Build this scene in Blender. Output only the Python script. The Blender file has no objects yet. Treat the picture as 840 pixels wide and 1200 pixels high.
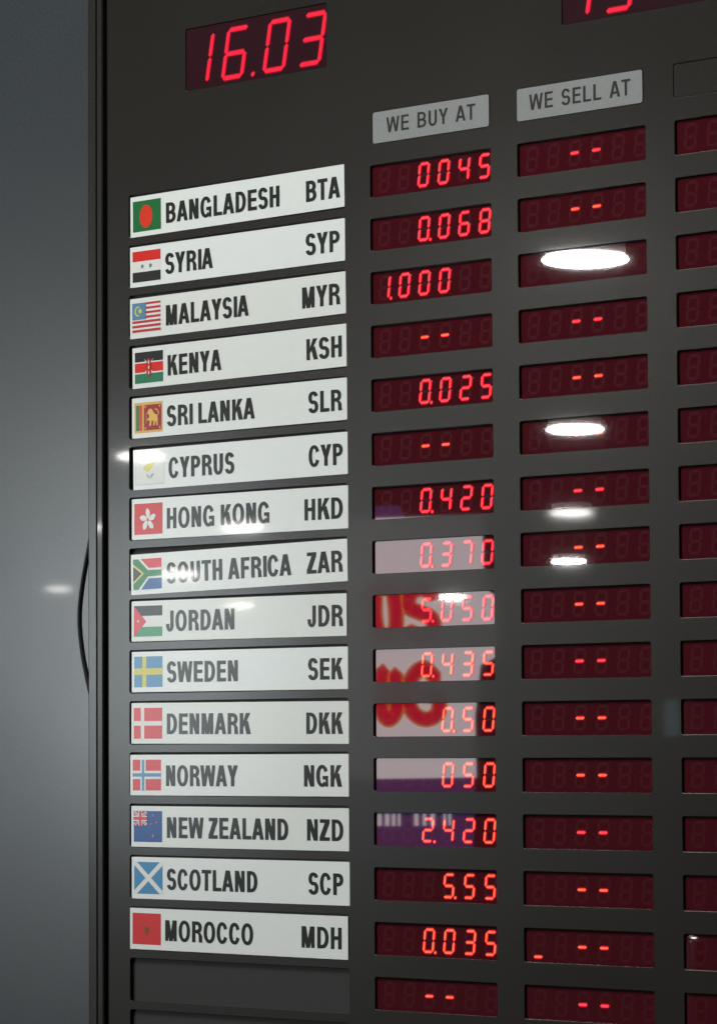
import bpy, bmesh, math, random
from mathutils import Matrix, Vector
random.seed(7)
scene = bpy.context.scene
COL = scene.collection

# ------------------------------------------------------------------ camera
def setup_camera():
    yaw, pitch, roll = -0.70305, 0.05977, -0.0058
    eye = Vector((2.80611, -2.89267, -0.64793))
    fw = Vector((math.sin(yaw) * math.cos(pitch), math.cos(yaw) * math.cos(pitch), math.sin(pitch)))
    rt = Vector((math.cos(yaw), -math.sin(yaw), 0.0))
    up = rt.cross(fw)
    c, s = math.cos(roll), math.sin(roll)
    rt, up = rt * c + up * s, up * c - rt * s
    m = Matrix(((rt.x, up.x, -fw.x, eye.x), (rt.y, up.y, -fw.y, eye.y), (rt.z, up.z, -fw.z, eye.z), (0, 0, 0, 1)))
    cd = bpy.data.cameras.new("camera")
    cd.sensor_fit = 'VERTICAL'
    cd.sensor_height = 36.0
    cd.lens = 4000.0 / 1200.0 * 36.0
    cd.shift_x = -2.385 / 1200.0
    cd.shift_y = 31.05 / 1200.0
    cd.clip_start = 0.05
    cd.clip_end = 200.0
    cam = bpy.data.objects.new("camera", cd)
    cam.matrix_world = m
    COL.objects.link(cam)
    scene.camera = cam

setup_camera()

# ------------------------------------------------------------------ world, lamps, exposure
world = bpy.data.worlds.new("World")
scene.world = world
world.use_nodes = True
world.node_tree.nodes["Background"].inputs[0].default_value = (0.82, 0.93, 1.0, 1)
world.node_tree.nodes["Background"].inputs[1].default_value = 0.012

def area_lamp(name, loc, target, sx, sy, energy, color, spread=180):
    ld = bpy.data.lights.new(name, 'AREA')
    ld.shape = 'RECTANGLE'
    ld.size, ld.size_y, ld.energy, ld.color = sx, sy, energy, color
    ld.spread = math.radians(spread)
    o = bpy.data.objects.new(name, ld)
    o.location = loc
    o.rotation_euler = (Vector(target) - Vector(loc)).to_track_quat('-Z', 'Y').to_euler()
    COL.objects.link(o)
    return o

# soft light of the hall from above, to the left of the board
area_lamp("hall_light", (-0.9, -2.6, 2.6), (0.35, 0, -0.45), 1.8, 1.8, 184, (1.0, 0.99, 0.95))
# a daylit shop front far across the hall, mirrored in the wall and the left of the board
far = area_lamp("daylight_front", (-25.0, -26.2, 0.50), (0.1, 0, -0.5), 5.4, 7.6, 2000, (0.86, 0.96, 1.0))
far.data.use_nodes = True            # falloff shaped into the emission so its mirrored edges stay soft
fn = far.data.node_tree
g_ = fn.nodes.new("ShaderNodeNewGeometry")
sub_ = fn.nodes.new("ShaderNodeVectorMath")
sub_.operation = 'SUBTRACT'
sub_.inputs[1].default_value = (0.5, 0.5, 0.0)
sep = fn.nodes.new("ShaderNodeSeparateXYZ")
fn.links.new(g_.outputs["Parametric"], sub_.inputs[0])
fn.links.new(sub_.outputs[0], sep.inputs[0])
cmb = fn.nodes.new("ShaderNodeCombineXYZ")
fn.links.new(sep.outputs[0], cmb.inputs[0])
fn.links.new(sep.outputs[1], cmb.inputs[1])
ln = fn.nodes.new("ShaderNodeVectorMath")
ln.operation = 'LENGTH'
fn.links.new(cmb.outputs[0], ln.inputs[0])
mr_ = fn.nodes.new("ShaderNodeMapRange")
mr_.interpolation_type = 'SMOOTHERSTEP'
mr_.inputs["From Min"].default_value, mr_.inputs["From Max"].default_value = 0.5, 0.0
fn.links.new(ln.outputs["Value"], mr_.inputs["Value"])
em = fn.nodes["Emission"]
fn.links.new(mr_.outputs["Result"], em.inputs["Strength"])

scene.view_settings.view_transform = 'Standard'
scene.view_settings.look = 'None'
scene.view_settings.exposure = 0.0
scene.view_settings.gamma = 1.0
scene.render.filter_size = 1.9
scene.cycles.use_adaptive_sampling = False
scene.cycles.sample_clamp_indirect = 3.0

# ------------------------------------------------------------------ materials
def principled(name, color, rough=0.5, spec=0.5, coat=0.0, coat_rough=0.03, coat_ior=1.5, metal=0.0, emit=None, strength=0.0):
    m = bpy.data.materials.new(name)
    m.use_nodes = True
    b = m.node_tree.nodes["Principled BSDF"]
    b.inputs["Base Color"].default_value = (*color, 1)
    b.inputs["Roughness"].default_value = rough
    b.inputs["Metallic"].default_value = metal
    b.inputs["Specular IOR Level"].default_value = spec
    b.inputs["Coat Weight"].default_value = coat
    b.inputs["Coat Roughness"].default_value = coat_rough
    b.inputs["Coat IOR"].default_value = coat_ior
    if emit:
        b.inputs["Emission Color"].default_value = (*emit, 1)
        b.inputs["Emission Strength"].default_value = strength
    return m

def grain(m, c0, c1, scale, rough=None, bump=0.0, scale2=None, c2=None):
    """speckled paint: two noises mix the base colour; optionally vary roughness and bump"""
    nt = m.node_tree
    b = nt.nodes["Principled BSDF"]
    tc = nt.nodes.new("ShaderNodeTexCoord")
    n = nt.nodes.new("ShaderNodeTexNoise")
    n.inputs["Scale"].default_value = scale
    n.inputs["Detail"].default_value = 3
    nt.links.new(tc.outputs["Object"], n.inputs["Vector"])
    r = nt.nodes.new("ShaderNodeValToRGB")
    r.color_ramp.elements[0].position, r.color_ramp.elements[1].position = 0.3, 0.7
    r.color_ramp.elements[0].color, r.color_ramp.elements[1].color = (*c0, 1), (*c1, 1)
    nt.links.new(n.outputs["Fac"], r.inputs["Fac"])
    out = r.outputs["Color"]
    if scale2:
        n2 = nt.nodes.new("ShaderNodeTexNoise")
        n2.inputs["Scale"].default_value = scale2
        n2.inputs["Detail"].default_value = 5
        nt.links.new(tc.outputs["Object"], n2.inputs["Vector"])
        r2 = nt.nodes.new("ShaderNodeValToRGB")
        r2.color_ramp.elements[0].position, r2.color_ramp.elements[1].position = 0.3, 0.8
        r2.color_ramp.elements[0].color, r2.color_ramp.elements[1].color = (0, 0, 0, 1), (0.3, 0.3, 0.3, 1)
        nt.links.new(n2.outputs["Fac"], r2.inputs["Fac"])
        mx = nt.nodes.new("ShaderNodeMixRGB")
        nt.links.new(r2.outputs["Color"], mx.inputs["Fac"])
        nt.links.new(out, mx.inputs[1])
        mx.inputs[2].default_value = (*c2, 1)
        out = mx.outputs["Color"]
        if rough:
            mr = nt.nodes.new("ShaderNodeMapRange")
            mr.inputs["To Min"].default_value, mr.inputs["To Max"].default_value = rough
            nt.links.new(n2.outputs["Fac"], mr.inputs["Value"])
            nt.links.new(mr.outputs["Result"], b.inputs["Roughness"])
    nt.links.new(out, b.inputs["Base Color"])
    if bump:
        bp = nt.nodes.new("ShaderNodeBump")
        bp.inputs["Strength"].default_value = bump
        bp.inputs["Distance"].default_value = 0.0004
        nt.links.new(n.outputs["Fac"], bp.inputs["Height"])
        nt.links.new(bp.outputs["Normal"], b.inputs["Normal"])
    return m

M_PANEL = grain(principled("charcoal_panel", (0.03, 0.029, 0.027), 0.22, 0.22, coat=0.2),
                (0.0110, 0.0098, 0.0079), (0.0260, 0.0236, 0.0200), 700, rough=(0.22, 0.27), scale2=6, c2=(0.025, 0.023, 0.0198))
M_FRAME = grain(principled("charcoal_frame", (0.03, 0.03, 0.028), 0.24, 0.25, coat=0.2),
                (0.018, 0.0172, 0.0155), (0.030, 0.0288, 0.0265), 500)
M_SLOT = principled("slot_floor", (0.03, 0.03, 0.029), 0.45, 0.4)
M_WALL = grain(principled("grey_wall", (0.07, 0.072, 0.073), 0.2, 0.6, coat=0.1),
               (0.036, 0.044, 0.050), (0.046, 0.055, 0.061), 260, rough=(0.17, 0.27), scale2=2.2, c2=(0.060, 0.065, 0.067))
M_CARD = grain(principled("white_card", (0.76, 0.79, 0.77), 0.3, 0.3, coat=0.2),
               (0.785, 0.825, 0.805), (0.81, 0.845, 0.83), 90)
def vary(m, lo, hi):
    """each card a little lighter, darker or yellower than the next"""
    nt = m.node_tree
    b = nt.nodes["Principled BSDF"]
    src = b.inputs["Base Color"].links[0].from_socket
    oi = nt.nodes.new("ShaderNodeObjectInfo")
    r = nt.nodes.new("ShaderNodeValToRGB")
    r.color_ramp.elements[0].color, r.color_ramp.elements[1].color = (*lo, 1), (*hi, 1)
    mx = nt.nodes.new("ShaderNodeMixRGB")
    mx.blend_type = 'MULTIPLY'
    mx.inputs["Fac"].default_value = 1
    nt.links.new(oi.outputs["Random"], r.inputs["Fac"])
    nt.links.new(src, mx.inputs[1])
    nt.links.new(r.outputs["Color"], mx.inputs[2])
    nt.links.new(mx.outputs["Color"], b.inputs["Base Color"])
vary(M_CARD, (0.94, 0.95, 0.92), (1.01, 1.03, 1.04))
M_INK = principled("dark_ink", (0.022, 0.024, 0.022), 0.32, 0.15, coat=0.2)
M_PLATE = grain(principled("silver_plate", (0.34, 0.36, 0.36), 0.4, 0.3, coat=0.1),
                (0.25, 0.27, 0.27), (0.285, 0.30, 0.30), 300)
M_PLATE_INK = principled("plate_ink", (0.035, 0.033, 0.03), 0.4, 0.15)
M_FACE = grain(principled("red_filter", (0.05, 0.008, 0.010), 0.35, 0.0, coat=1.0, coat_rough=0.011, coat_ior=2.35),
               (0.066, 0.0052, 0.0095), (0.082, 0.0064, 0.0116), 300)
M_FACE_SOFT = M_FACE.copy()          # the buying displays' covers are a little duller
M_FACE_SOFT.name = "red_filter_dull"
M_FACE_SOFT.node_tree.nodes["Principled BSDF"].inputs["Coat Roughness"].default_value = 0.014
M_CLOCKFACE = principled("dark_red_filter", (0.028, 0.006, 0.011), 0.4, 0.05, coat=0.2, coat_rough=0.03)
M_GHOST = principled("unlit_led", (0.080, 0.0068, 0.0120), 0.35, 0.05, coat=1.0, coat_rough=0.011, coat_ior=2.35)
M_GHOST_SOFT = M_GHOST.copy()
M_GHOST_SOFT.name = "unlit_led_dull"
M_GHOST_SOFT.node_tree.nodes["Principled BSDF"].inputs["Coat Roughness"].default_value = 0.014
M_LED = principled("lit_led", (0.3, 0.02, 0.02), 0.4, 0.1, coat=1.0, coat_rough=0.011, coat_ior=2.35, emit=(1.0, 0.034, 0.050), strength=2.5)
M_LEDHOT = principled("lit_led_hot", (0.3, 0.02, 0.02), 0.4, 0.1, coat=1.0, coat_rough=0.011, coat_ior=2.35, emit=(1.0, 0.078, 0.030), strength=3.0)
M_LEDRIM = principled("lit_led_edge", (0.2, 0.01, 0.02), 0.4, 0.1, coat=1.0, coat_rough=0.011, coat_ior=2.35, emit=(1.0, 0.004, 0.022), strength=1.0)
M_LEDHALO = principled("led_glow_halo", (0.08, 0.006, 0.011), 0.4, 0.1, coat=1.0, coat_rough=0.011, coat_ior=2.35, emit=(1.0, 0.002, 0.016), strength=0.17)  # dim glow painted as a band round lit segments, in place of bloom
M_CLOCKLED = principled("lit_clock_led", (0.3, 0.01, 0.03), 0.5, 0.1, emit=(1.0, 0.008, 0.038), strength=1.05)
M_CLOCKRIM = principled("lit_clock_edge", (0.2, 0.01, 0.02), 0.5, 0.1, emit=(1.0, 0.004, 0.035), strength=0.85)
M_CABLE = principled("black_rubber", (0.012, 0.012, 0.012), 0.4, 0.4)
M_TRIM = principled("grey_trim", (0.12, 0.12, 0.12), 0.5)
M_LAMP = principled("lamp_glow", (0.8, 0.8, 0.8), 0.5, emit=(1.0, 0.98, 0.93), strength=250)
INKS = {}
def ink(r, g, b):
    k = (r, g, b)
    if k not in INKS:
        INKS[k] = principled("print_%d" % len(INKS), k, 0.32, 0.15, coat=0.2)
    return INKS[k]

# ------------------------------------------------------------------ helpers
def empty(name, loc=(0, 0, 0)):
    o = bpy.data.objects.new(name, None)
    o.location = loc
    o.empty_display_size = 0.02
    COL.objects.link(o)
    return o

def tag(o, label=None, cat=None, group=None, kind=None):
    if label: o["label"] = label
    if cat: o["category"] = cat
    if group: o["group"] = group
    if kind: o["kind"] = kind
    return o

def link_mesh(name, me, mats, parent=None, loc=(0, 0, 0)):
    for m in mats:
        me.materials.append(m)
    o = bpy.data.objects.new(name, me)
    o.location = loc
    COL.objects.link(o)
    if parent:
        o.parent = parent
    return o

def bm_object(name, bm, mats, parent=None, loc=(0, 0, 0), smooth=False):
    me = bpy.data.meshes.new(name)
    bmesh.ops.recalc_face_normals(bm, faces=bm.faces)
    bm.to_mesh(me)
    bm.free()
    if smooth:
        for p in me.polygons:
            p.use_smooth = True
    return link_mesh(name, me, mats, parent, loc)

def box(bm, x0, x1, y0, y1, z0, z1, mi=0):
    v = [bm.verts.new((x, y, z)) for x in (x0, x1) for y in (y0, y1) for z in (z0, z1)]
    for q in ((0, 1, 3, 2), (4, 6, 7, 5), (0, 4, 5, 1), (2, 3, 7, 6), (0, 2, 6, 4), (1, 5, 7, 3)):
        f = bm.faces.new([v[i] for i in q])
        f.material_index = mi

def prism(bm, pts, yf, yb, mi=0, cap_back=False):
    """polygon in X-Z pushed from front depth yf to back depth yb"""
    fr = [bm.verts.new((x, yf, z)) for x, z in pts]
    bk = [bm.verts.new((x, yb, z)) for x, z in pts]
    n = len(pts)
    bm.faces.new(fr).material_index = mi
    if cap_back:
        bm.faces.new(list(reversed(bk))).material_index = mi
    for i in range(n):
        j = (i + 1) % n
        bm.faces.new((fr[i], bk[i], bk[j], fr[j])).material_index = mi

def flat(bm, pts, y, mi=0):
    bm.faces.new([bm.verts.new((x, y, z)) for x, z in pts]).material_index = mi

def round_rect(x0, x1, z0, z1, r, n=4):
    pts = []
    for cx, cz, a0 in ((x1 - r, z1 - r, 0), (x0 + r, z1 - r, 90), (x0 + r, z0 + r, 180), (x1 - r, z0 + r, 270)):
        for k in range(n + 1):
            a = math.radians(a0 + 90 * k / n)
            pts.append((cx + r * math.cos(a), cz + r * math.sin(a)))
    return pts

def curve_to_mesh(cu, name):
    o = bpy.data.objects.new("tmp", cu)
    COL.objects.link(o)
    dg = bpy.context.evaluated_depsgraph_get()
    me = bpy.data.meshes.new_from_object(o.evaluated_get(dg), depsgraph=dg)
    me.name = name
    me.materials.clear()
    bpy.data.objects.remove(o)
    return me

def plate_with_holes(name, outer, holes, thick, bevel, parent, mats):
    """flat plate (front at y=0) with rounded holes and softened edges"""
    cu = bpy.data.curves.new(name, 'CURVE')
    cu.dimensions = '2D'
    cu.fill_mode = 'BOTH'
    cu.extrude = thick / 2 - bevel
    cu.bevel_depth = bevel
    cu.bevel_resolution = 1
    cu.offset = -bevel
    for pts in [outer] + holes:
        sp = cu.splines.new('POLY')
        sp.points.add(len(pts) - 1)
        for p, (x, z) in zip(sp.points, pts):
            p.co = (x, z, 0, 1)
        sp.use_cyclic_u = True
    me = curve_to_mesh(cu, name)
    me.transform(Matrix.Translation((0, thick / 2, 0)) @ Matrix.Rotation(math.radians(90), 4, 'X'))
    return link_mesh(name, me, mats, parent)

# grotesque capitals drawn as strokes; cap height 1, s = stem, h = horizontal stroke, w = ink width
def ring(cx, cz, rx, rz, s, h, a0, a1, n=None, p=2.18):
    n = n or max(5, int(abs(a1 - a0) / 11))
    out = []
    def se(a, ax, az):
        c, q = math.cos(a), math.sin(a)
        return (cx + math.copysign(abs(c) ** (2 / p), c) * ax, cz + math.copysign(abs(q) ** (2 / p), q) * az)
    for k in range(n):
        b0, b1 = math.radians(a0 + (a1 - a0) * k / n), math.radians(a0 + (a1 - a0) * (k + 1) / n)
        out.append([se(b0, rx, rz), se(b1, rx, rz), se(b1, rx - s, rz - h), se(b0, rx - s, rz - h)])
    return [("strip", out)]
def glyph(c, w, s, h):
    R = lambda x0, x1, z0, z1: [(x0, z0), (x1, z0), (x1, z1), (x0, z1)]
    D = lambda xa, xb, z0, z1, t, t2=None: [(xa, z0), (xa + t, z0), (xb + (t2 or t), z1), (xb, z1)]
    d = s * 1.06
    if c == 'I': return [R(0, w, 0, 1)]
    if c == 'H': return [R(0, s, 0, 1), R(w - s, w, 0, 1), R(s, w - s, .51 - h / 2, .51 + h / 2)]
    if c == 'E': return [R(0, s, 0, 1), R(s, w, 0, h), R(s, w * .94, .51 - h / 2, .51 + h / 2), R(s, w * .98, 1 - h, 1)]
    if c == 'F': return [R(0, s, 0, 1), R(s, w * .92, .49 - h / 2, .49 + h / 2), R(s, w, 1 - h, 1)]
    if c == 'L': return [R(0, s, 0, 1), R(s, w, 0, h)]
    if c == 'T': return [R(w / 2 - s / 2, w / 2 + s / 2, 0, 1 - h), R(0, w, 1 - h, 1)]
    if c == 'A': return [D(0, w / 2 - d * .58, 0, 1, d, d * .95), D(w - d, w / 2 - d * .37, 0, 1, d, d * .95), R(w * .25, w * .75, .21, .21 + h)]
    if c == 'V': return [D(w / 2 - d * .58, 0, 0, 1, d * .95, d), D(w / 2 - d * .37, w - d, 0, 1, d * .95, d)]
    if c == 'W':
        q = w / 4
        return [D(q - d * .5, 0, 0, 1, d * .9), D(q - d * .4, 2 * q - d * .5, 0, 1, d * .9), D(3 * q - d * .5, 2 * q - d * .4, 0, 1, d * .9), D(3 * q - d * .4, w - d * .9, 0, 1, d * .9)]
    if c == 'M': return [R(0, s * .95, 0, 1), R(w - s * .95, w, 0, 1), D(w / 2 - s * .52, 0, 0, 1, s * .95, s * 1.25), D(w / 2 - s * .43, w - s * 1.25, 0, 1, s * .95, s * 1.25)]
    if c == 'N': return [R(0, s * .97, 0, 1), R(w - s * .97, w, 0, 1), D(w - s * 1.15, 0, 0, 1, s * 1.15)]
    if c == 'K': return [R(0, s, 0, 1), [(s * .9, .28), (s * .9, .52), (w - d * 1.32, 1), (w - d * .1, 1)], D(w - d * 1.15, w * .36, 0, .62, d * 1.17)]
    if c == 'Y': return [R(w / 2 - s / 2, w / 2 + s / 2, 0, .42), [(w / 2 - s * .5, .40), (w / 2 + s * .42, .40), (d * 1.1, 1), (0, 1)], [(w / 2 - s * .42, .40), (w / 2 + s * .5, .40), (w, 1), (w - d * 1.1, 1)]]
    if c == 'Z': return [R(0, w, 0, h), R(w * .03, w * .98, 1 - h, 1), [(0, h), (s * 1.35, h), (w * .98, 1 - h), (w * .98 - s * 1.35, 1 - h)]]
    if c == 'O': return ring(w / 2, .5, w / 2, .518, s, h, 0, 360)
    if c == 'C': return ring(w / 2, .5, w / 2, .518, s, h, 24, 336)
    if c == 'G': return ring(w / 2, .5, w / 2, .518, s, h, 26, 318) + [R(w - s * .72, w, 0, .50), R(w * .54, w - s * .72, .50 - h, .50)]
    if c == 'D':
        x = w * .40
        return [R(0, s, 0, 1), R(s, x, 0, h), R(s, x, 1 - h, 1)] + ring(x, .5, w - x, .5, s, h, -90, 90)
    if c in 'PRB':
        x, lo = w * .45, (.40 if c == 'P' else .43)
        o = [R(0, s, 0, 1), R(s, x, 1 - h, 1), R(s, x, lo, lo + h)]
        r = ring(x, (1 + lo) / 2, w * (.95 if c != 'P' else 1) - x, (1 - lo) / 2, s, h, -90, 90)
        if c == 'R':
            o += [[(w - s * 1.04, 0), (w + .01, 0), (w - s * .06, .14), (w - s * .08, .30), (w - s * .55, .455), (w * .48, .45), (w - s * 1.12, .35), (w - s * 1.08, .14)]]
        if c == 'B':
            o += [R(s, x, 0, h)]
            r += ring(x, (.43 + h) / 2, w - x, (.43 + h) / 2, s, h, -90, 90)
        return o + r
    if c == 'S': return ring(w / 2, .715, w * .48, .303, s, h, 14, 270) + ring(w / 2, .285, w * .5, .303, s, h, 90, -166)
    if c == 'U': return [R(0, s, .36, 1), R(w - s, w, .36, 1)] + ring(w / 2, .36, w / 2, .378, s, h, 180, 360)
    if c == 'J': return [R(w - s, w, .32, 1), R(0, s, .30, .36)] + ring(w / 2, .32, w / 2, .338, s, h, 180, 360)
    return []
# left bearing, ink width, right bearing (units of cap height)
GW = {'A': (.02, .95, .02), 'B': (.10, .84, .06), 'C': (.06, .89, .05), 'D': (.10, .85, .06), 'E': (.10, .75, .05), 'F': (.10, .69, .04), 'G': (.06, .92, .09), 'H': (.095, .80, .095),
      'I': (.095, .19, .095), 'J': (.03, .64, .09), 'K': (.10, .88, .01), 'L': (.10, .72, .03), 'M': (.095, .97, .095), 'N': (.095, .80, .095), 'O': (.06, .95, .06), 'P': (.10, .79, .05),
      'R': (.10, .85, .04), 'S': (.05, .80, .05), 'T': (.03, .79, .03), 'U': (.10, .80, .10), 'V': (.02, .89, .02), 'W': (.01, 1.27, .01), 'Y': (.02, .87, .02), 'Z': (.04, .76, .04)}
def text_mesh(body, x0, x1, zc, cap, y, stem, hor, name, parent, mat, word=0.36, track=0.0):
    seq, x = [], 0.0
    for c in body:
        if c == ' ':
            x += word
            continue
        l, w, r = GW[c]
        seq.append((c, x + l, w))
        x += l + w + r + track
    a = seq[0][1]
    k = (x1 - x0) / cap / (seq[-1][1] + seq[-1][2] - a)
    b = bmesh.new()
    layer = 0
    for c, gx, w in seq:
        ww = w * k if c != 'I' else stem
        for item in glyph(c, ww, stem, hor):
            polys = item[1] if item[0] == "strip" else [item]
            for pts in polys:
                flat(b, [(x0 + ((gx - a) * k + px) * cap, zc + (pz - 0.5) * cap) for px, pz in pts], y - 0.000004 * layer)
            layer += 1
    bmesh.ops.remove_doubles(b, verts=b.verts, dist=1e-6)
    for f in b.faces:
        f.normal_update()
        if f.normal.y > 0:
            f.normal_flip()
    me = bpy.data.meshes.new(name)
    b.to_mesh(me)
    b.free()
    return link_mesh(name, me, [mat], parent)

# ------------------------------------------------------------------ wall
bm = bmesh.new()
box(bm, -4.0, 4.0, 0.10, 0.22, -2.3, 2.2)
tag(bm_object("wall", bm, [M_WALL]), kind="structure")

# ------------------------------------------------------------------ the board
board = empty("exchange_rate_board", (0.45, 0.0, -1.12))
tag(board, "tall charcoal exchange rate board with glowing red figures, mounted on the grey wall", "rate board")
BO = Vector(board.location)
def on_board(o):
    o.parent = board
    o.location = Vector(o.location) - BO
    return o

ROW = 0.06003
NROW = 16
WH = 0.0361
COLX = ((0.3718, 0.5423), (0.5789, 0.7473), (0.7848, 0.9535))
def win_top(r): return -0.00495 - ROW * r
holes = []
for x0, x1 in COLX:
    for r in range(NROW):
        holes.append(round_rect(x0, x1, win_top(r) - WH, win_top(r), 0.0022))
for r in range(17):
    t = 0.002 - 0.06 * r
    holes.append(round_rect(-0.0026, 0.3348, t - 0.0502, t, 0.0028))
HEAD = ((0.3754, 0.5416), (0.5786, 0.7454), (0.7836, 0.951))
for x0, x1 in HEAD:
    holes.append(round_rect(x0, x1, 0.0190, 0.0546, 0.003))
CLOCKS = ((0.0904, 0.3083), (0.6402, 0.8581))
for x0, x1 in CLOCKS:
    holes.append(round_rect(x0, x1, 0.1156, 0.1886, 0.002))
outer = [(-0.0388, -1.12), (1.02, -1.12), (1.02, 0.36), (-0.0388, 0.36)]
on_board(plate_with_holes("panel", outer, holes, 0.0045, 0.0005, None, [M_PANEL]))
bm = bmesh.new()
box(bm, -0.0385, 1.02, 0.0047, 0.0065, -1.12, 0.36)
on_board(bm_object("slot_backing", bm, [M_SLOT]))
bm = bmesh.new()
box(bm, -0.062, 1.045, 0.0068, 0.097, -1.14, 0.385)
on_board(bm_object("casing", bm, [M_FRAME]))
# left and right frame extrusions: flat outer face, a thin score line, a ridge, a deep groove beside the panel
def frame_bar(flip):
    prof = [(-0.0657, 0.095), (-0.0657, -0.0035), (-0.0650, -0.0055), (-0.0635, -0.0062), (-0.0520, -0.0062), (-0.0514, -0.0050), (-0.0511, -0.0022),
            (-0.0504, -0.0022), (-0.0501, -0.0052), (-0.0494, -0.0060), (-0.0424, -0.0058), (-0.0411, -0.0045), (-0.0405, -0.0015), (-0.0402, 0.0046), (-0.0392, 0.0046), (-0.0392, 0.0066), (-0.0622, 0.0066), (-0.0622, 0.095)]
    b = bmesh.new()
    rings = []
    for z in (-1.14, 0.385):
        rings.append([b.verts.new(((0.982 - x) if flip else x, y, z)) for x, y in prof])
    n = len(prof)
    for i in range(n):
        j = (i + 1) % n
        b.faces.new((rings[0][i], rings[0][j], rings[1][j], rings[1][i]))
    b.faces.new(rings[0])
    b.faces.new(rings[1])
    return b
on_board(bm_object("frame_bar", frame_bar(False), [M_FRAME]))
on_board(bm_object("frame_bar", frame_bar(True), [M_FRAME]))
for z0, z1 in ((0.362, 0.384), (-1.139, -1.122)):
    bm = bmesh.new()
    box(bm, -0.0420, 1.024, -0.006, 0.0045, z0, z1)
    on_board(bm_object("frame_rail", bm, [M_FRAME]))

# ------------------------------------------------------------------ seven segment figures
SEG = {'0': 'abcdef', '1': 'bc', '2': 'abged', '3': 'abgcd', '4': 'fgbc', '5': 'afgcd', '6': 'afgedc', '7': 'abc', '8': 'abcdefg', '9': 'abcfgd', '-': 'g', '_': 'd', ' ': ''}
def seg_poly(s, w, h, t, gap):
    """outline of one segment in digit space, centre at 0,0"""
    hw, hh, ht = w / 2 - t / 2, h / 2 - t / 2, t / 2
    def horiz(z):
        return [(-hw + gap, z), (-hw + gap + ht, z + ht), (hw - gap - ht, z + ht), (hw - gap, z), (hw - gap - ht, z - ht), (-hw + gap + ht, z - ht)]
    def vert(x, za, zb):
        return [(x, za + gap), (x + ht, za + gap + ht), (x + ht, zb - gap - ht), (x, zb - gap), (x - ht, zb - gap - ht), (x - ht, za + gap + ht)]
    return {'a': lambda: horiz(hh), 'g': lambda: horiz(0), 'd': lambda: horiz(-hh), 'f': lambda: vert(-hw, 0, hh), 'b': lambda: vert(hw, 0, hh),
            'e': lambda: vert(-hw, -hh, 0), 'c': lambda: vert(hw, -hh, 0)}[s]()

def digit_bm(ch, dot, w, h, t, slant, yface, cx, cz, dotdx=0.0101, gap=0.0003, lit=True):
    b = bmesh.new()
    def put(pts, yf, yb, mi):
        prism(b, [(cx + x + slant * z, cz + z) for x, z in pts], yf, yb, mi)
    for s in SEG[ch]:
        if lit:
            m = seg_poly(s, w, h, t, gap)
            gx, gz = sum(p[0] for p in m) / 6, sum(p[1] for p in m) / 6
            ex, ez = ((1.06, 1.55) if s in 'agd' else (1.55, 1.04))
            put([(gx + (x - gx) * ex, gz + (z - gz) * ez) for x, z in m], yface - 0.00012 - 0.00001 * 'abcdefg'.index(s), yface, 2)  # wider halo layer: painted glow spilling past the segment
            put(m, yface - 0.0005, yface, 1)
            core = seg_poly(s, w, h, t, gap)
            mx = sum(p[0] for p in core) / 6
            mz = sum(p[1] for p in core) / 6
            kx, kz = ((0.94, 0.58) if s in 'agd' else (0.58, 0.95))
            put([(mx + (x - mx) * kx, mz + (z - mz) * kz) for x, z in core], yface - 0.0007, yface - 0.0005, 0)
        else:
            put(seg_poly(s, w, h, t, gap), yface - 0.0001, yface, 0)
    if dot:
        z0 = -h / 2 + t * 0.35
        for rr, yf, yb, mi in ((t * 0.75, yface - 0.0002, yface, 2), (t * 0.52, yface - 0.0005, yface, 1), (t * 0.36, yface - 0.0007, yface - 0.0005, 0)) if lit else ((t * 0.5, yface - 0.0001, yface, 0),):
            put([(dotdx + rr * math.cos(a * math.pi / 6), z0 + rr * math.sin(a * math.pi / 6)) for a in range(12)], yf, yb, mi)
    return b

YF = 0.0026
BUY = ["  0045", "  0.068", "1.000  ", "  -- ", "  0.025", "  -- ", "  0.420", "  0.370", "  5.050", "  0.435", "   0.50", "   050", "  2.420", "   5.55", "  0.035", "  -- "]
SELL = ["  --"] * 16
SELL[14] = "_ --"
def cells(s):
    out = []
    for c in s:
        if c == '.':
            out[-1] = (out[-1][0], True)
        else:
            out.append((c, False))
    return out + [(' ', False)] * (6 - len(out))

def display(name, x0, x1, z0, z1, text, centres, cz, w, h, t, slant, face, led, label, dotdx=0.0101):
    b = bmesh.new()
    small = face is not M_CLOCKFACE
    YF = 0.0026 if small else 0.0009
    box(b, x0 - 0.001 if small else x0 + 0.0004, x1 + 0.001 if small else x1 - 0.0004, YF, 0.0044, (z0 - 0.001) if small else z0 + 0.0004, (z1 + 0.001) if small else z1 - 0.0004)
    if small:
        for (ch, dot), cx in zip(cells(text), centres):
            for s in 'abcdefg':
                if s not in SEG[ch]:
                    flat(b, [(cx + x + slant * z, cz + z) for x, z in seg_poly(s, w, h, t, 0.0003)], YF - 0.00003, 1)
    d = bm_object(name, b, [face, M_GHOST_SOFT if face is M_FACE_SOFT else M_GHOST] if small else [face], board, -BO)
    tag(d, label)
    for (ch, dot), cx in zip(cells(text), centres):
        if ch != ' ':
            bm_object("digit", digit_bm(ch, dot, w, h, t, slant, YF, cx, cz, dotdx), [led, M_LEDRIM if small else M_CLOCKRIM, M_LEDHALO], d)
    return d

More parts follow.
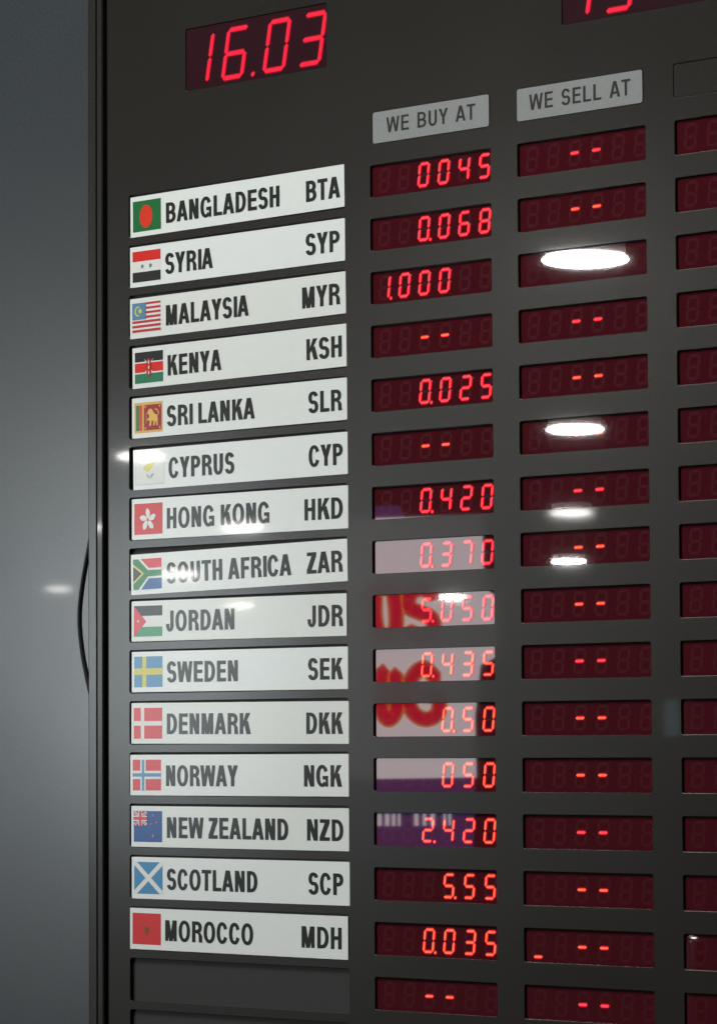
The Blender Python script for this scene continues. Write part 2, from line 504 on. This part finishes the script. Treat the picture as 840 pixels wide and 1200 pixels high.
WORDS = ["top", "second", "third", "fourth", "fifth", "sixth", "seventh", "eighth", "ninth", "tenth", "eleventh", "twelfth", "thirteenth", "fourteenth", "fifteenth", "sixteenth"]
for ci, (x0, x1) in enumerate(COLX):
    for r in range(NROW):
        txt = BUY[r] if ci == 0 else (SELL[r] if ci == 1 else "      ")
        cen = [x0 + 0.0182 + 0.0284 * k for k in range(6)]
        read = txt.strip()
        lab = ["buying display, %s row, reading %s" % (WORDS[r], read), "selling display, %s row, showing two red dashes" % WORDS[r], "blank dark red display, %s row" % WORDS[r]][ci]
        led = M_LEDHOT if ((ci == 1 and r % 3 != 0) or (ci == 0 and r in (3, 5, 9, 10, 11, 12, 13, 14, 15))) else M_LED
        display("rate_display", x0, x1, win_top(r) - WH, win_top(r), txt, cen, win_top(r) - WH / 2, 0.0162, 0.0278, 0.0036, 0.11, M_FACE_SOFT if ci == 0 else M_FACE, led, lab)
for k, (x0, x1) in enumerate(CLOCKS):
    cen = [x0 + c for c in (0.0235, 0.0780, 0.1425, 0.1965)]
    txt = ("16.03", "15")[k]
    display(("clock_display", "date_display")[k], x0, x1, 0.1156, 0.1886, txt, cen, 0.1506, 0.0345, 0.0605, 0.0050, 0.185, M_CLOCKFACE, M_CLOCKLED,
            ("dark red clock display reading 16.03", "dark red display above the selling column")[k], dotdx=0.0325)

# ------------------------------------------------------------------ header plates and country cards
bm = bmesh.new()
prism(bm, round_rect(0.7841, 0.9505, 0.0195, 0.0541, 0.0028), 0.0004, 0.0046, 0, True)
on_board(bm_object("blank_plate", bm, [M_PANEL]))
def plate(x0, x1, body, tx0, tx1, label):
    cx, cz = (x0 + x1) / 2, 0.0368
    e = empty("header_plate", (cx, 0.0, 0.0192))
    tag(e, label, "sign plate", "silver header plates over the columns")
    b = bmesh.new()
    prism(b, round_rect(x0 + 0.0005 - cx, x1 - 0.0005 - cx, 0.0193 - 0.0192, 0.0543 - 0.0192, 0.0028), -0.0006, 0.0046, 0, True)
    bm_object("plate", b, [M_PLATE], e)
    text_mesh(body, tx0 - cx, tx1 - cx, cz + 0.0012 - 0.0192, 0.0172, -0.0007, 0.185, 0.14, "lettering", e, M_PLATE_INK, word=0.62, track=0.06)
plate(0.3759, 0.5414, "WE BUY AT", 0.3962, 0.5220, "small silver plate lettered WE BUY AT above the left figures")
plate(0.5788, 0.7452, "WE SELL AT", 0.5958, 0.7294, "small silver plate lettered WE SELL AT above the dashes")

# flags in unit space: u to the right, v up
def rect(u0, u1, v0, v1): return [(u0, v0), (u1, v0), (u1, v1), (u0, v1)]
def disc(cu, cv, ru, rv, n=28): return [(cu + ru * math.cos(2 * math.pi * k / n), cv + rv * math.sin(2 * math.pi * k / n)) for k in range(n)]
def star(cu, cv, ru, rv, n=5, inner=0.4, a0=90):
    return [(cu + ru * (1 if k % 2 == 0 else inner) * math.cos(math.radians(a0 + 180.0 * k / n)), cv + rv * (1 if k % 2 == 0 else inner) * math.sin(math.radians(a0 + 180.0 * k / n))) for k in range(2 * n)]
RED, WHT, BLK, GRN = (0.72, 0.030, 0.022), (0.78, 0.80, 0.78), (0.03, 0.03, 0.028), (0.035, 0.21, 0.085)
PINK, BLUE, YEL = (0.70, 0.055, 0.07), (0.10, 0.30, 0.52), (0.68, 0.62, 0.10)
def F_bangladesh(): return [(rect(0, 1, 0, 1), (0.018, 0.155, 0.045)), (disc(0.47, 0.48, 0.225, 0.375), (0.72, 0.045, 0.02))]
def F_syria(): return [(rect(0, 1, 0, 1), WHT), (rect(0, 1, 0.67, 1), RED), (rect(0, 1, 0, 0.32), BLK), (star(0.35, 0.50, 0.075, 0.095), (0.05, 0.22, 0.15)), (star(0.64, 0.50, 0.075, 0.095), (0.05, 0.22, 0.15))]
def F_malaysia():
    o = [(rect(0, 1, 0, 1), WHT)]
    for k in range(7):
        v1 = 1 - k * 2 / 13.6
        o.append((rect(0, 1, v1 - 1 / 13.6, v1), (0.55, 0.05, 0.06)))
    o += [(rect(0, 0.48, 0.46, 1), (0.11, 0.26, 0.42))]
    cres = [(0.21 + 0.125 * math.cos(math.radians(a)), 0.725 + 0.165 * math.sin(math.radians(a))) for a in range(60, 301, 20)] + [(0.235 + 0.10 * math.cos(math.radians(a)), 0.725 + 0.13 * math.sin(math.radians(a))) for a in range(290, 69, -20)]
    return o + [(cres, YEL), (star(0.285, 0.725, 0.075, 0.105, 11, 0.6), YEL)]
def F_kenya():
    o = [(rect(0, 1, 0, 1), WHT), (rect(0, 1, 0.685, 1), BLK), (rect(0, 1, 0.345, 0.645), RED), (rect(0, 1, 0, 0.30), (0.035, 0.20, 0.11))]
    o += [([(0.34, 0.78), (0.40, 0.66), (0.62, 0.30), (0.66, 0.30), (0.42, 0.68)], WHT), ([(0.66, 0.78), (0.60, 0.66), (0.38, 0.30), (0.34, 0.30), (0.58, 0.68)], WHT)]
    o += [(disc(0.5, 0.49, 0.095, 0.305), (0.25, 0.02, 0.02)), (disc(0.5, 0.49, 0.068, 0.285), RED)]
    return o + [(disc(0.5, 0.49 + d, 0.018, 0.05, 10), WHT) for d in (-0.17, 0, 0.17)]
def F_srilanka():
    G, MAR = (0.72, 0.46, 0.12), (0.36, 0.035, 0.045)
    o = [(rect(0, 1, 0, 1), G), (rect(0.055, 0.165, 0.08, 0.91), (0.05, 0.22, 0.09)), (rect(0.165, 0.275, 0.08, 0.91), (0.70, 0.09, 0.04)), (rect(0.34, 0.955, 0.08, 0.91), MAR)]
    for cu, cv, du, dv in ((0.34, 0.08, 1, 1), (0.955, 0.08, -1, 1), (0.34, 0.91, 1, -1), (0.955, 0.91, -1, -1)):
        o.append(([(cu + 0.02 * du, cv + 0.02 * dv), (cu + 0.09 * du, cv + 0.05 * dv), (cu + 0.05 * du, cv + 0.12 * dv)], G))
    body = [(0.47, 0.62), (0.50, 0.74), (0.57, 0.78), (0.64, 0.74), (0.68, 0.66), (0.74, 0.58), (0.82, 0.56), (0.84, 0.44), (0.83, 0.33), (0.84, 0.22), (0.78, 0.21), (0.78, 0.30), (0.74, 0.36), (0.73, 0.22), (0.67, 0.21), (0.69, 0.37), (0.62, 0.38), (0.60, 0.22), (0.53, 0.21), (0.55, 0.32), (0.54, 0.42), (0.48, 0.37), (0.46, 0.43), (0.53, 0.50), (0.54, 0.56)]
    tail = [(0.82, 0.56), (0.85, 0.62), (0.80, 0.70), (0.72, 0.74), (0.75, 0.79), (0.83, 0.74), (0.89, 0.64), (0.86, 0.53)]
    sword = [(0.425, 0.30), (0.44, 0.30), (0.445, 0.66), (0.43, 0.70)]
    return o + [(body, (0.78, 0.50, 0.13)), (tail, (0.66, 0.30, 0.12)), (sword, G)]
def F_cyprus():
    o = [(rect(-0.012, 1.012, -0.012, 1.012), (0.55, 0.57, 0.56)), (rect(0, 1, 0, 1), WHT)]
    isl = [(0.26, 0.50), (0.30, 0.58), (0.36, 0.64), (0.46, 0.68), (0.58, 0.70), (0.68, 0.78), (0.70, 0.76), (0.63, 0.66), (0.60, 0.55), (0.52, 0.50), (0.48, 0.43), (0.41, 0.41), (0.36, 0.47)]
    o.append((isl, (0.68, 0.66, 0.14)))
    o.append(([(0.37, 0.36), (0.45, 0.30), (0.50, 0.21), (0.48, 0.19), (0.41, 0.25)], (0.30, 0.46, 0.46)))
    o.append(([(0.64, 0.37), (0.55, 0.31), (0.50, 0.21), (0.53, 0.19), (0.60, 0.26)], (0.30, 0.46, 0.46)))
    return o
def F_hongkong():
    o = [(rect(0, 1, 0, 1), (0.66, 0.045, 0.05))]
    for k in range(5):
        a = math.radians(93 + 72 * k)
        ca, sa = math.cos(a), math.sin(a)
        loc = [(0.03, -0.02), (0.12, -0.085), (0.24, -0.10), (0.33, -0.05), (0.38, 0.02), (0.29, 0.085), (0.18, 0.085), (0.08, 0.045)]
        o.append(([(0.485 + (x * ca - y * sa) * 0.80, 0.47 + (x * sa + y * ca) * 1.0) for x, y in loc], WHT))
    return o
def F_southafrica():
    o = [(rect(0, 1, 0, 1), WHT), ([(0.27, 1), (1, 1), (1, 0.69), (0.55, 0.69)], PINK), ([(0.27, 0), (1, 0), (1, 0.35), (0.55, 0.35)], (0.03, 0.13, 0.36))]
    o.append(([(0, 1), (0.17, 1), (0.52, 0.62), (1, 0.62), (1, 0.42), (0.52, 0.42), (0.17, 0), (0, 0)], (0.04, 0.24, 0.09)))
    o.append(([(0, 0.84), (0.38, 0.52), (0, 0.18)], (0.72, 0.66, 0.22)))
    return o + [([(0, 0.76), (0.30, 0.52), (0, 0.26)], (0.05, 0.05, 0.045))]
def F_jordan(): return [(rect(0, 1, 0, 1), WHT), (rect(0, 1, 0.67, 1), BLK), (rect(0, 1, 0, 0.31), (0.05, 0.32, 0.15)), ([(0, 0), (0.44, 0.48), (0, 1)], PINK), (star(0.15, 0.5, 0.045, 0.06, 7, 0.55), WHT)]
def F_sweden(): return [(rect(0, 1, 0, 1), BLUE), (rect(0.29, 0.43, 0, 1), YEL), (rect(0, 1, 0.40, 0.61), YEL)]
def F_denmark(): return [(rect(0, 1, 0, 1), PINK), (rect(0.25, 0.37, 0, 1), WHT), (rect(0, 1, 0.42, 0.57), WHT)]
def F_norway(): return [(rect(0, 1, 0, 1), PINK), (rect(0.27, 0.46, 0, 1), WHT), (rect(0, 1, 0.37, 0.64), WHT), (rect(0.325, 0.41, 0, 1), BLUE), (rect(0, 1, 0.45, 0.56), BLUE)]
def F_newzealand():
    NV = (0.025, 0.10, 0.32)
    o = [(rect(0, 1, 0, 1), NV)]
    W, H = 0.48, 0.48
    def dq(u0, v0, u1, v1, t):
        dx, dy = u1 - u0, v1 - v0
        L = math.hypot(dx, dy)
        nx, ny = -dy / L * t, dx / L * t
        return [(u0 + nx, v0 + ny), (u0 - nx, v0 - ny), (u1 - nx, v1 - ny), (u1 + nx, v1 + ny)]
    for t, c in ((0.042, WHT), (0.016, PINK)):
        o.append((dq(0.03, 1 - H + 0.03, W - 0.03, 0.97, t), c))
        o.append((dq(0.03, 0.97, W - 0.03, 1 - H + 0.03, t), c))
    o += [(rect(W / 2 - 0.075, W / 2 + 0.075, 1 - H, 1), WHT), (rect(0, W, 1 - H / 2 - 0.085, 1 - H / 2 + 0.085), WHT), (rect(W / 2 - 0.045, W / 2 + 0.045, 1 - H, 1), PINK), (rect(0, W, 1 - H / 2 - 0.05, 1 - H / 2 + 0.05), PINK)]
    for cu, cv, r in ((0.69, 0.86, 1), (0.62, 0.57, 0.9), (0.83, 0.63, 0.9), (0.70, 0.20, 1.1)):
        o += [(star(cu, cv, 0.038 * r, 0.065 * r), WHT), (star(cu, cv, 0.028 * r, 0.052 * r), PINK)]
    return o
def F_scotland():
    return [(rect(0, 1, 0, 1), (0.07, 0.27, 0.50)), ([(0, 0), (0.10, 0), (1, 0.90), (1, 1), (0.90, 1), (0, 0.10)], WHT), ([(0, 1), (0, 0.90), (0.90, 0), (1, 0), (1, 0.10), (0.10, 1)], WHT)]
def F_morocco(): return [(rect(0, 1, 0, 1), (0.66, 0.05, 0.055)), ([(0.41, 0.60), (0.46, 0.52), (0.50, 0.60), (0.55, 0.53), (0.61, 0.62), (0.57, 0.42), (0.53, 0.30), (0.48, 0.30), (0.44, 0.42)], (0.22, 0.09, 0.045))]

CARDS = [  # x centre, width, z centre, height, tilt deg, name, x0, x1, code, x0, x1, flag, label
 (.1673, .3336, -.0236, .0481, .36, "BANGLADESH", -.1089, .0695, "BTA", .1096, .1606, F_bangladesh, "white name card reading BANGLADESH BTA with a red disc on green flag"),
 (.1671, .3347, -.0840, .0480, .17, "SYRIA", -.1104, -.0340, "SYP", .1087, .1597, F_syria, "white name card reading SYRIA SYP with two green stars on its flag"),
 (.1674, .3356, -.1446, .0475, .40, "MALAYSIA", -.1095, .0215, "MYR", .1029, .1596, F_malaysia, "white name card reading MALAYSIA MYR with a red striped flag and crescent"),
 (.1696, .3324, -.2038, .0482, .35, "KENYA", -.1091, -.0236, "KSH", .1068, .1595, F_kenya, "white name card reading KENYA KSH with a shield on its banded flag"),
 (.1693, .3337, -.2637, .0475, .16, "SRI LANKA", -.1104, .0282, "SLR", .1093, .1594, F_srilanka, "white name card reading SRI LANKA SLR with a golden lion flag"),
 (.1705, .3323, -.3247, .0474, .18, "CYPRUS", -.1090, -.0050, "CYP", .1084, .1591, F_cyprus, "white name card reading CYPRUS CYP with a yellow island on white flag"),
 (.1692, .3351, -.3842, .0481, -.15, "HONG KONG", -.1107, .0499, "HKD", .1029, .1599, F_hongkong, "white name card reading HONG KONG HKD with a white flower on red flag"),
 (.1681, .3353, -.4465, .0475, .85, "SOUTH AFRICA", -.1098, .0843, "ZAR", .1074, .1606, F_southafrica, "white name card reading SOUTH AFRICA ZAR, tilted in its slot"),
 (.1673, .3329, -.5044, .0474, -.19, "JORDAN", -.1105, -.0026, "JDR", .1086, .1611, F_jordan, "white name card reading JORDAN JDR with a red triangle on its flag"),
 (.1681, .3341, -.5639, .0474, -.17, "SWEDEN", -.1102, .0015, "SEK", .1080, .1598, F_sweden, "white name card reading SWEDEN SEK with a yellow cross on blue flag"),
 (.1681, .3357, -.6244, .0476, -.28, "DENMARK", -.1104, .0210, "DKK", .1051, .1594, F_denmark, "white name card reading DENMARK DKK with a white cross on red flag"),
 (.1670, .3371, -.6841, .0474, .06, "NORWAY", -.1108, .0021, "NGK", .1026, .1588, F_norway, "white name card reading NORWAY NGK with a blue and white cross flag"),
 (.1677, .3355, -.7443, .0476, -.03, "NEW ZEALAND", -.1103, .0779, "NZD", .1060, .1596, F_newzealand, "white name card reading NEW ZEALAND NZD with red stars on navy flag"),
 (.1683, .3355, -.8042, .0485, -.01, "SCOTLAND", -.1112, .0303, "SCP", .1069, .1586, F_scotland, "white name card reading SCOTLAND SCP with a white diagonal cross flag"),
 (.1653, .3355, -.8638, .0479, -.14, "MOROCCO", -.1111, .0265, "MDH", .0994, .1587, F_morocco, "white name card reading MOROCCO MDH with a plain red flag, lowest card"),
]
for xc, w, zc, h, tilt, nm, a0, a1, code, b0, b1, flag, label in CARDS:
    e = empty("country_card", (xc, 0.0, zc - h / 2))
    e.rotation_euler = (0, -math.radians(tilt), 0)
    tag(e, label, "name card", "white country cards in the board's slots")
    b = bmesh.new()
    prism(b, round_rect(-w / 2, w / 2, 0, h, 0.0009, 2), -0.0002, 0.0045, 0, True)
    bm_object("card", b, [M_CARD], e)
    fx, fz, fw_, fh = -w / 2 + 0.0040, 0.0058, 0.0458, h - 0.0115
    fb = bmesh.new()
    mats, idx = [], {}
    for k, (pts, colr) in enumerate(flag()):
        if colr not in idx:
            idx[colr] = len(mats)
            mats.append(ink(*colr))
        flat(fb, [(fx + u * fw_, fz + v * fh) for u, v in pts], -0.0003 - 0.00006 * k, idx[colr])
    bmesh.ops.recalc_face_normals(fb, faces=fb.faces)
    for f in fb.faces:
        if f.normal.y > 0:
            f.normal_flip()
    me = bpy.data.meshes.new("flag")
    bmesh.ops.triangulate(fb, faces=[f for f in fb.faces if len(f.verts) > 4])
    fb.to_mesh(me)
    fb.free()
    link_mesh("flag", me, mats, e)
    text_mesh(nm, a0, a1, h * 0.485, 0.0240, -0.0004, 0.222, 0.168, "country_name", e, M_INK)
    text_mesh(code, b0, b1, h * 0.485, 0.0240, -0.0004, 0.222, 0.168, "currency_code", e, M_INK)

# ------------------------------------------------------------------ cable behind the board's left edge
cu = bpy.data.curves.new("cable", 'CURVE')
cu.dimensions = '3D'
cu.bevel_depth = 0.0029
cu.bevel_resolution = 4
sp = cu.splines.new('BEZIER')
pts = [(-0.058, 0.034, -0.300), (-0.0900, 0.030, -0.380), (-0.1010, 0.030, -0.4182), (-0.1118, 0.030, -0.4640), (-0.1153, 0.030, -0.4950), (-0.1124, 0.030, -0.5267), (-0.1040, 0.030, -0.5630), (-0.0900, 0.030, -0.605), (-0.058, 0.034, -0.680)]
sp.bezier_points.add(len(pts) - 1)
for p, c in zip(sp.bezier_points, pts):
    p.co = c
    p.handle_left_type = p.handle_right_type = 'AUTO'
me = curve_to_mesh(cu, "cable")
for p in me.polygons:
    p.use_smooth = True
tag(link_mesh("cable", me, [M_CABLE]), "black cable bulging out from behind the board's left edge", "cable")

# ------------------------------------------------------------------ what the glossy faces mirror: the hall's ceiling lights and a far shop sign
LIGHTS = [(-2.78, -4.66, .255), (-5.88, -8.77, .255), (-9.09, -13.04, .265), (-12.33, -17.34, .262), (-8.16, -8.48, .24), (-11.33, -12.66, .255),
          (-15.6, -16.64, .30), (-19.31, -21.4, .24), (-16.83, -21.58, .24), (-18.03, -17.5, .24)]
def lamp_parts():
    b = bmesh.new()
    n, R = 36, 0.5
    rings = []
    for rr, z in ((0.44, 0.20), (0.44, 0.045), (0.40, 0.035), (0.39, 0.20)):
        rings.append([b.verts.new((rr * math.cos(2 * math.pi * k / n), rr * math.sin(2 * math.pi * k / n), z)) for k in range(n)])
    for a, c in zip(rings, rings[1:]):
        for k in range(n):
            b.faces.new((a[k], a[(k + 1) % n], c[(k + 1) % n], c[k]))
    b.faces.new(rings[0])
    d = bmesh.new()
    bmesh.ops.create_uvsphere(d, u_segments=32, v_segments=12, radius=0.5)
    bmesh.ops.scale(d, vec=(0.93, 0.93, 0.125), verts=d.verts)
    return b, d
first = None
for i, (x, y, D) in enumerate(LIGHTS):
    if first is None:
        e = empty("ceiling_light", (x, y, 0.682))
        b, d = lamp_parts()
        first = (e, bm_object("trim_ring", b, [M_TRIM], e), bm_object("diffuser", d, [M_LAMP], e, smooth=True))
    else:
        e = first[0].copy()
        COL.objects.link(e)
        for q in first[1:]:
            c = q.copy()
            c.parent = e
            COL.objects.link(c)
        e.location = (x, y, 0.682)
    e.scale = (D, D, D)
    tag(e, "round white downlight glowing in the hall's ceiling, seen mirrored in the board", "ceiling light", "downlights mirrored in the board")

# the lit shop sign far across the hall: white panel, red outlined letters, purple bands (seen only as a mirror image)
def emissive(name, col, k):
    return principled(name, tuple(min(0.8, c) for c in col), 0.6, 0.2, emit=col, strength=k)
SW = emissive("sign_white", (1.0, 0.90, 0.93), 1.8)
SP = emissive("sign_purple", (0.13, 0.085, 0.30), 0.9)
SR = emissive("sign_red", (1.0, 0.012, 0.045), 1.55)
SY = emissive("sign_yellow", (0.95, 0.40, 0.05), 1.0)
sign = empty("shop_sign", (-22.46, -28.10, -0.349))
SIGN_DIR = Vector((0.633, 0.776, 0.0))
sign.rotation_euler = (0, 0, math.atan2(SIGN_DIR.y, SIGN_DIR.x) + math.pi / 2)
tag(sign, "lit white shop sign with red outlined letters and purple bands, mirrored in the board's displays", "shop sign")
def spx(px, py):     # metres on the sign: 1 cm per step; reading it from the front turns the mirror image round
    return (-(px - 500) * 0.01, (840 - py) * 0.01)
def sshape(b, pts, y):
    flat(b, [spx(px, py) for px, py in pts], y)
def sign_part(name, shapes, y, mat, thick=None):
    b = bmesh.new()
    for pts in shapes:
        if thick:
            prism(b, [spx(px, py) for px, py in pts], y, y + thick, 0, True)
        else:
            sshape(b, pts, y)
    o = bm_object(name, b, [mat], sign)
    return o
def rr(x0, x1, y0, y1, r): return round_rect(x0, x1, y0, y1, r, 6)
sign_part("panel", [[(380, 608), (566, 604), (568, 690), (584, 700), (582, 770), (563, 780), (556, 840), (557, 912), (380, 912)]], 0.0, SW, 0.15)
sign_part("top_band", [[(380, 594), (468, 592), (475, 605), (380, 607)]], -0.01, SP, 0.14)
sign_part("base_band", [[(380, 913), (556, 911), (552, 1000), (380, 1000)]], -0.01, SP, 0.14)
def stroke(pts, r, n=10):
    """outline of a thick round-ended stroke along a smooth path"""
    P = [Vector(p) for p in pts]
    path = []
    for i in range(len(P) - 1):
        p0, p1, p2, p3 = P[max(i - 1, 0)], P[i], P[i + 1], P[min(i + 2, len(P) - 1)]
        for k in range(n):
            t = k / n
            path.append(0.5 * ((2 * p1) + (p2 - p0) * t + (2 * p0 - 5 * p1 + 4 * p2 - p3) * t * t + (3 * p1 - p0 - 3 * p2 + p3) * t ** 3))
    path.append(P[-1])
    L, R = [], []
    for i, p in enumerate(path):
        d = (path[min(i + 1, len(path) - 1)] - path[max(i - 1, 0)]).normalized()
        nrm = Vector((-d.y, d.x)) * r
        L.append(p + nrm)
        R.append(p - nrm)
    d0, d1 = (path[0] - path[1]).normalized(), (path[-1] - path[-2]).normalized()
    return [tuple(q) for q in L + [path[-1] + d1 * r] + R[::-1] + [path[0] + d0 * r]]
LET = [
    [(430, 700), (440, 692), (458, 690), (463, 705), (464, 735), (455, 745), (444, 740), (440, 722), (440, 700)],
    [(509, 697), (494, 690), (481, 697), (480, 712), (492, 718), (505, 724), (508, 737), (496, 745), (479, 740)],
    [(448, 786), (446, 810), (447, 832), (455, 843), (464, 832), (464, 810), (463, 790)],
    [(510, 795), (497, 783), (484, 792), (478, 812), (483, 834), (498, 843), (512, 836), (513, 818), (500, 815)],
]
for pts in LET:
    o = sign_part("letter", [stroke(pts, 9.5)], -0.02, SY, 0.02)
    sign_part("letter_face", [stroke(pts, 7.2)], -0.03, SR, 0.01).parent = o
sign_part("small_lettering", [rect(a, c, 953, 967) for a, c in ((441, 446), (450, 455), (458, 462), (465, 468), (484, 489), (494, 498), (503, 508), (518, 521), (524, 527))], -0.02, SW, 0.01)

# a steel post and a slim terminal in the hall, mirrored in the lower right of the board
M_STEEL = principled("brushed_steel", (0.62, 0.60, 0.56), 0.22, 0.5, metal=1.0)
M_BODY = principled("dark_casing", (0.03, 0.033, 0.04), 0.4)
M_SCREEN = principled("terminal_screen", (0.1, 0.15, 0.2), 0.3, emit=(0.55, 0.85, 1.0), strength=3.6)
def lathe(prof, n=32):
    b = bmesh.new()
    rings = [[b.verts.new((r * math.cos(2 * math.pi * k / n), r * math.sin(2 * math.pi * k / n), z)) for k in range(n)] for r, z in prof]
    for a, c in zip(rings, rings[1:]):
        for k in range(n):
            b.faces.new((a[k], a[(k + 1) % n], c[(k + 1) % n], c[k]))
    b.faces.new(rings[0])
    b.faces.new(rings[-1])
    return b
post = empty("steel_post", (-0.653, -2.082, -2.25))
tag(post, "round capped brushed steel post, mirrored dimly in the lower right displays", "post")
bm_object("tube", lathe([(0.0195, 0.02), (0.0195, 1.245), (0.0180, 1.253), (0.0130, 1.258), (0.0050, 1.260)]), [M_STEEL], post, smooth=True)
bm_object("base", lathe([(0.16, 0.0), (0.16, 0.012), (0.15, 0.019), (0.03, 0.028), (0.0205, 0.04)]), [M_STEEL], post, smooth=True)
kiosk = empty("payment_terminal", (-4.14, -6.99, -2.25))
kiosk.rotation_euler = (0, 0, math.atan2(0.82, 0.57) + math.pi / 2)
tag(kiosk, "slim dark terminal with a small pale blue screen, mirrored at the lower right", "terminal")
b = bmesh.new()
prism(b, round_rect(-0.075, 0.075, 0.02, 1.77, 0.012), -0.03, 0.03, 0, True)
bm_object("body", b, [M_BODY], kiosk)
b = bmesh.new()
prism(b, round_rect(-0.20, 0.20, 0.0, 0.02, 0.005), -0.15, 0.15, 0, True)
bm_object("base", b, [M_BODY], kiosk)
b = bmesh.new()
prism(b, round_rect(-0.026, 0.026, 1.62, 1.745, 0.004), -0.034, -0.03, 0)
bm_object("screen", b, [M_SCREEN], kiosk)
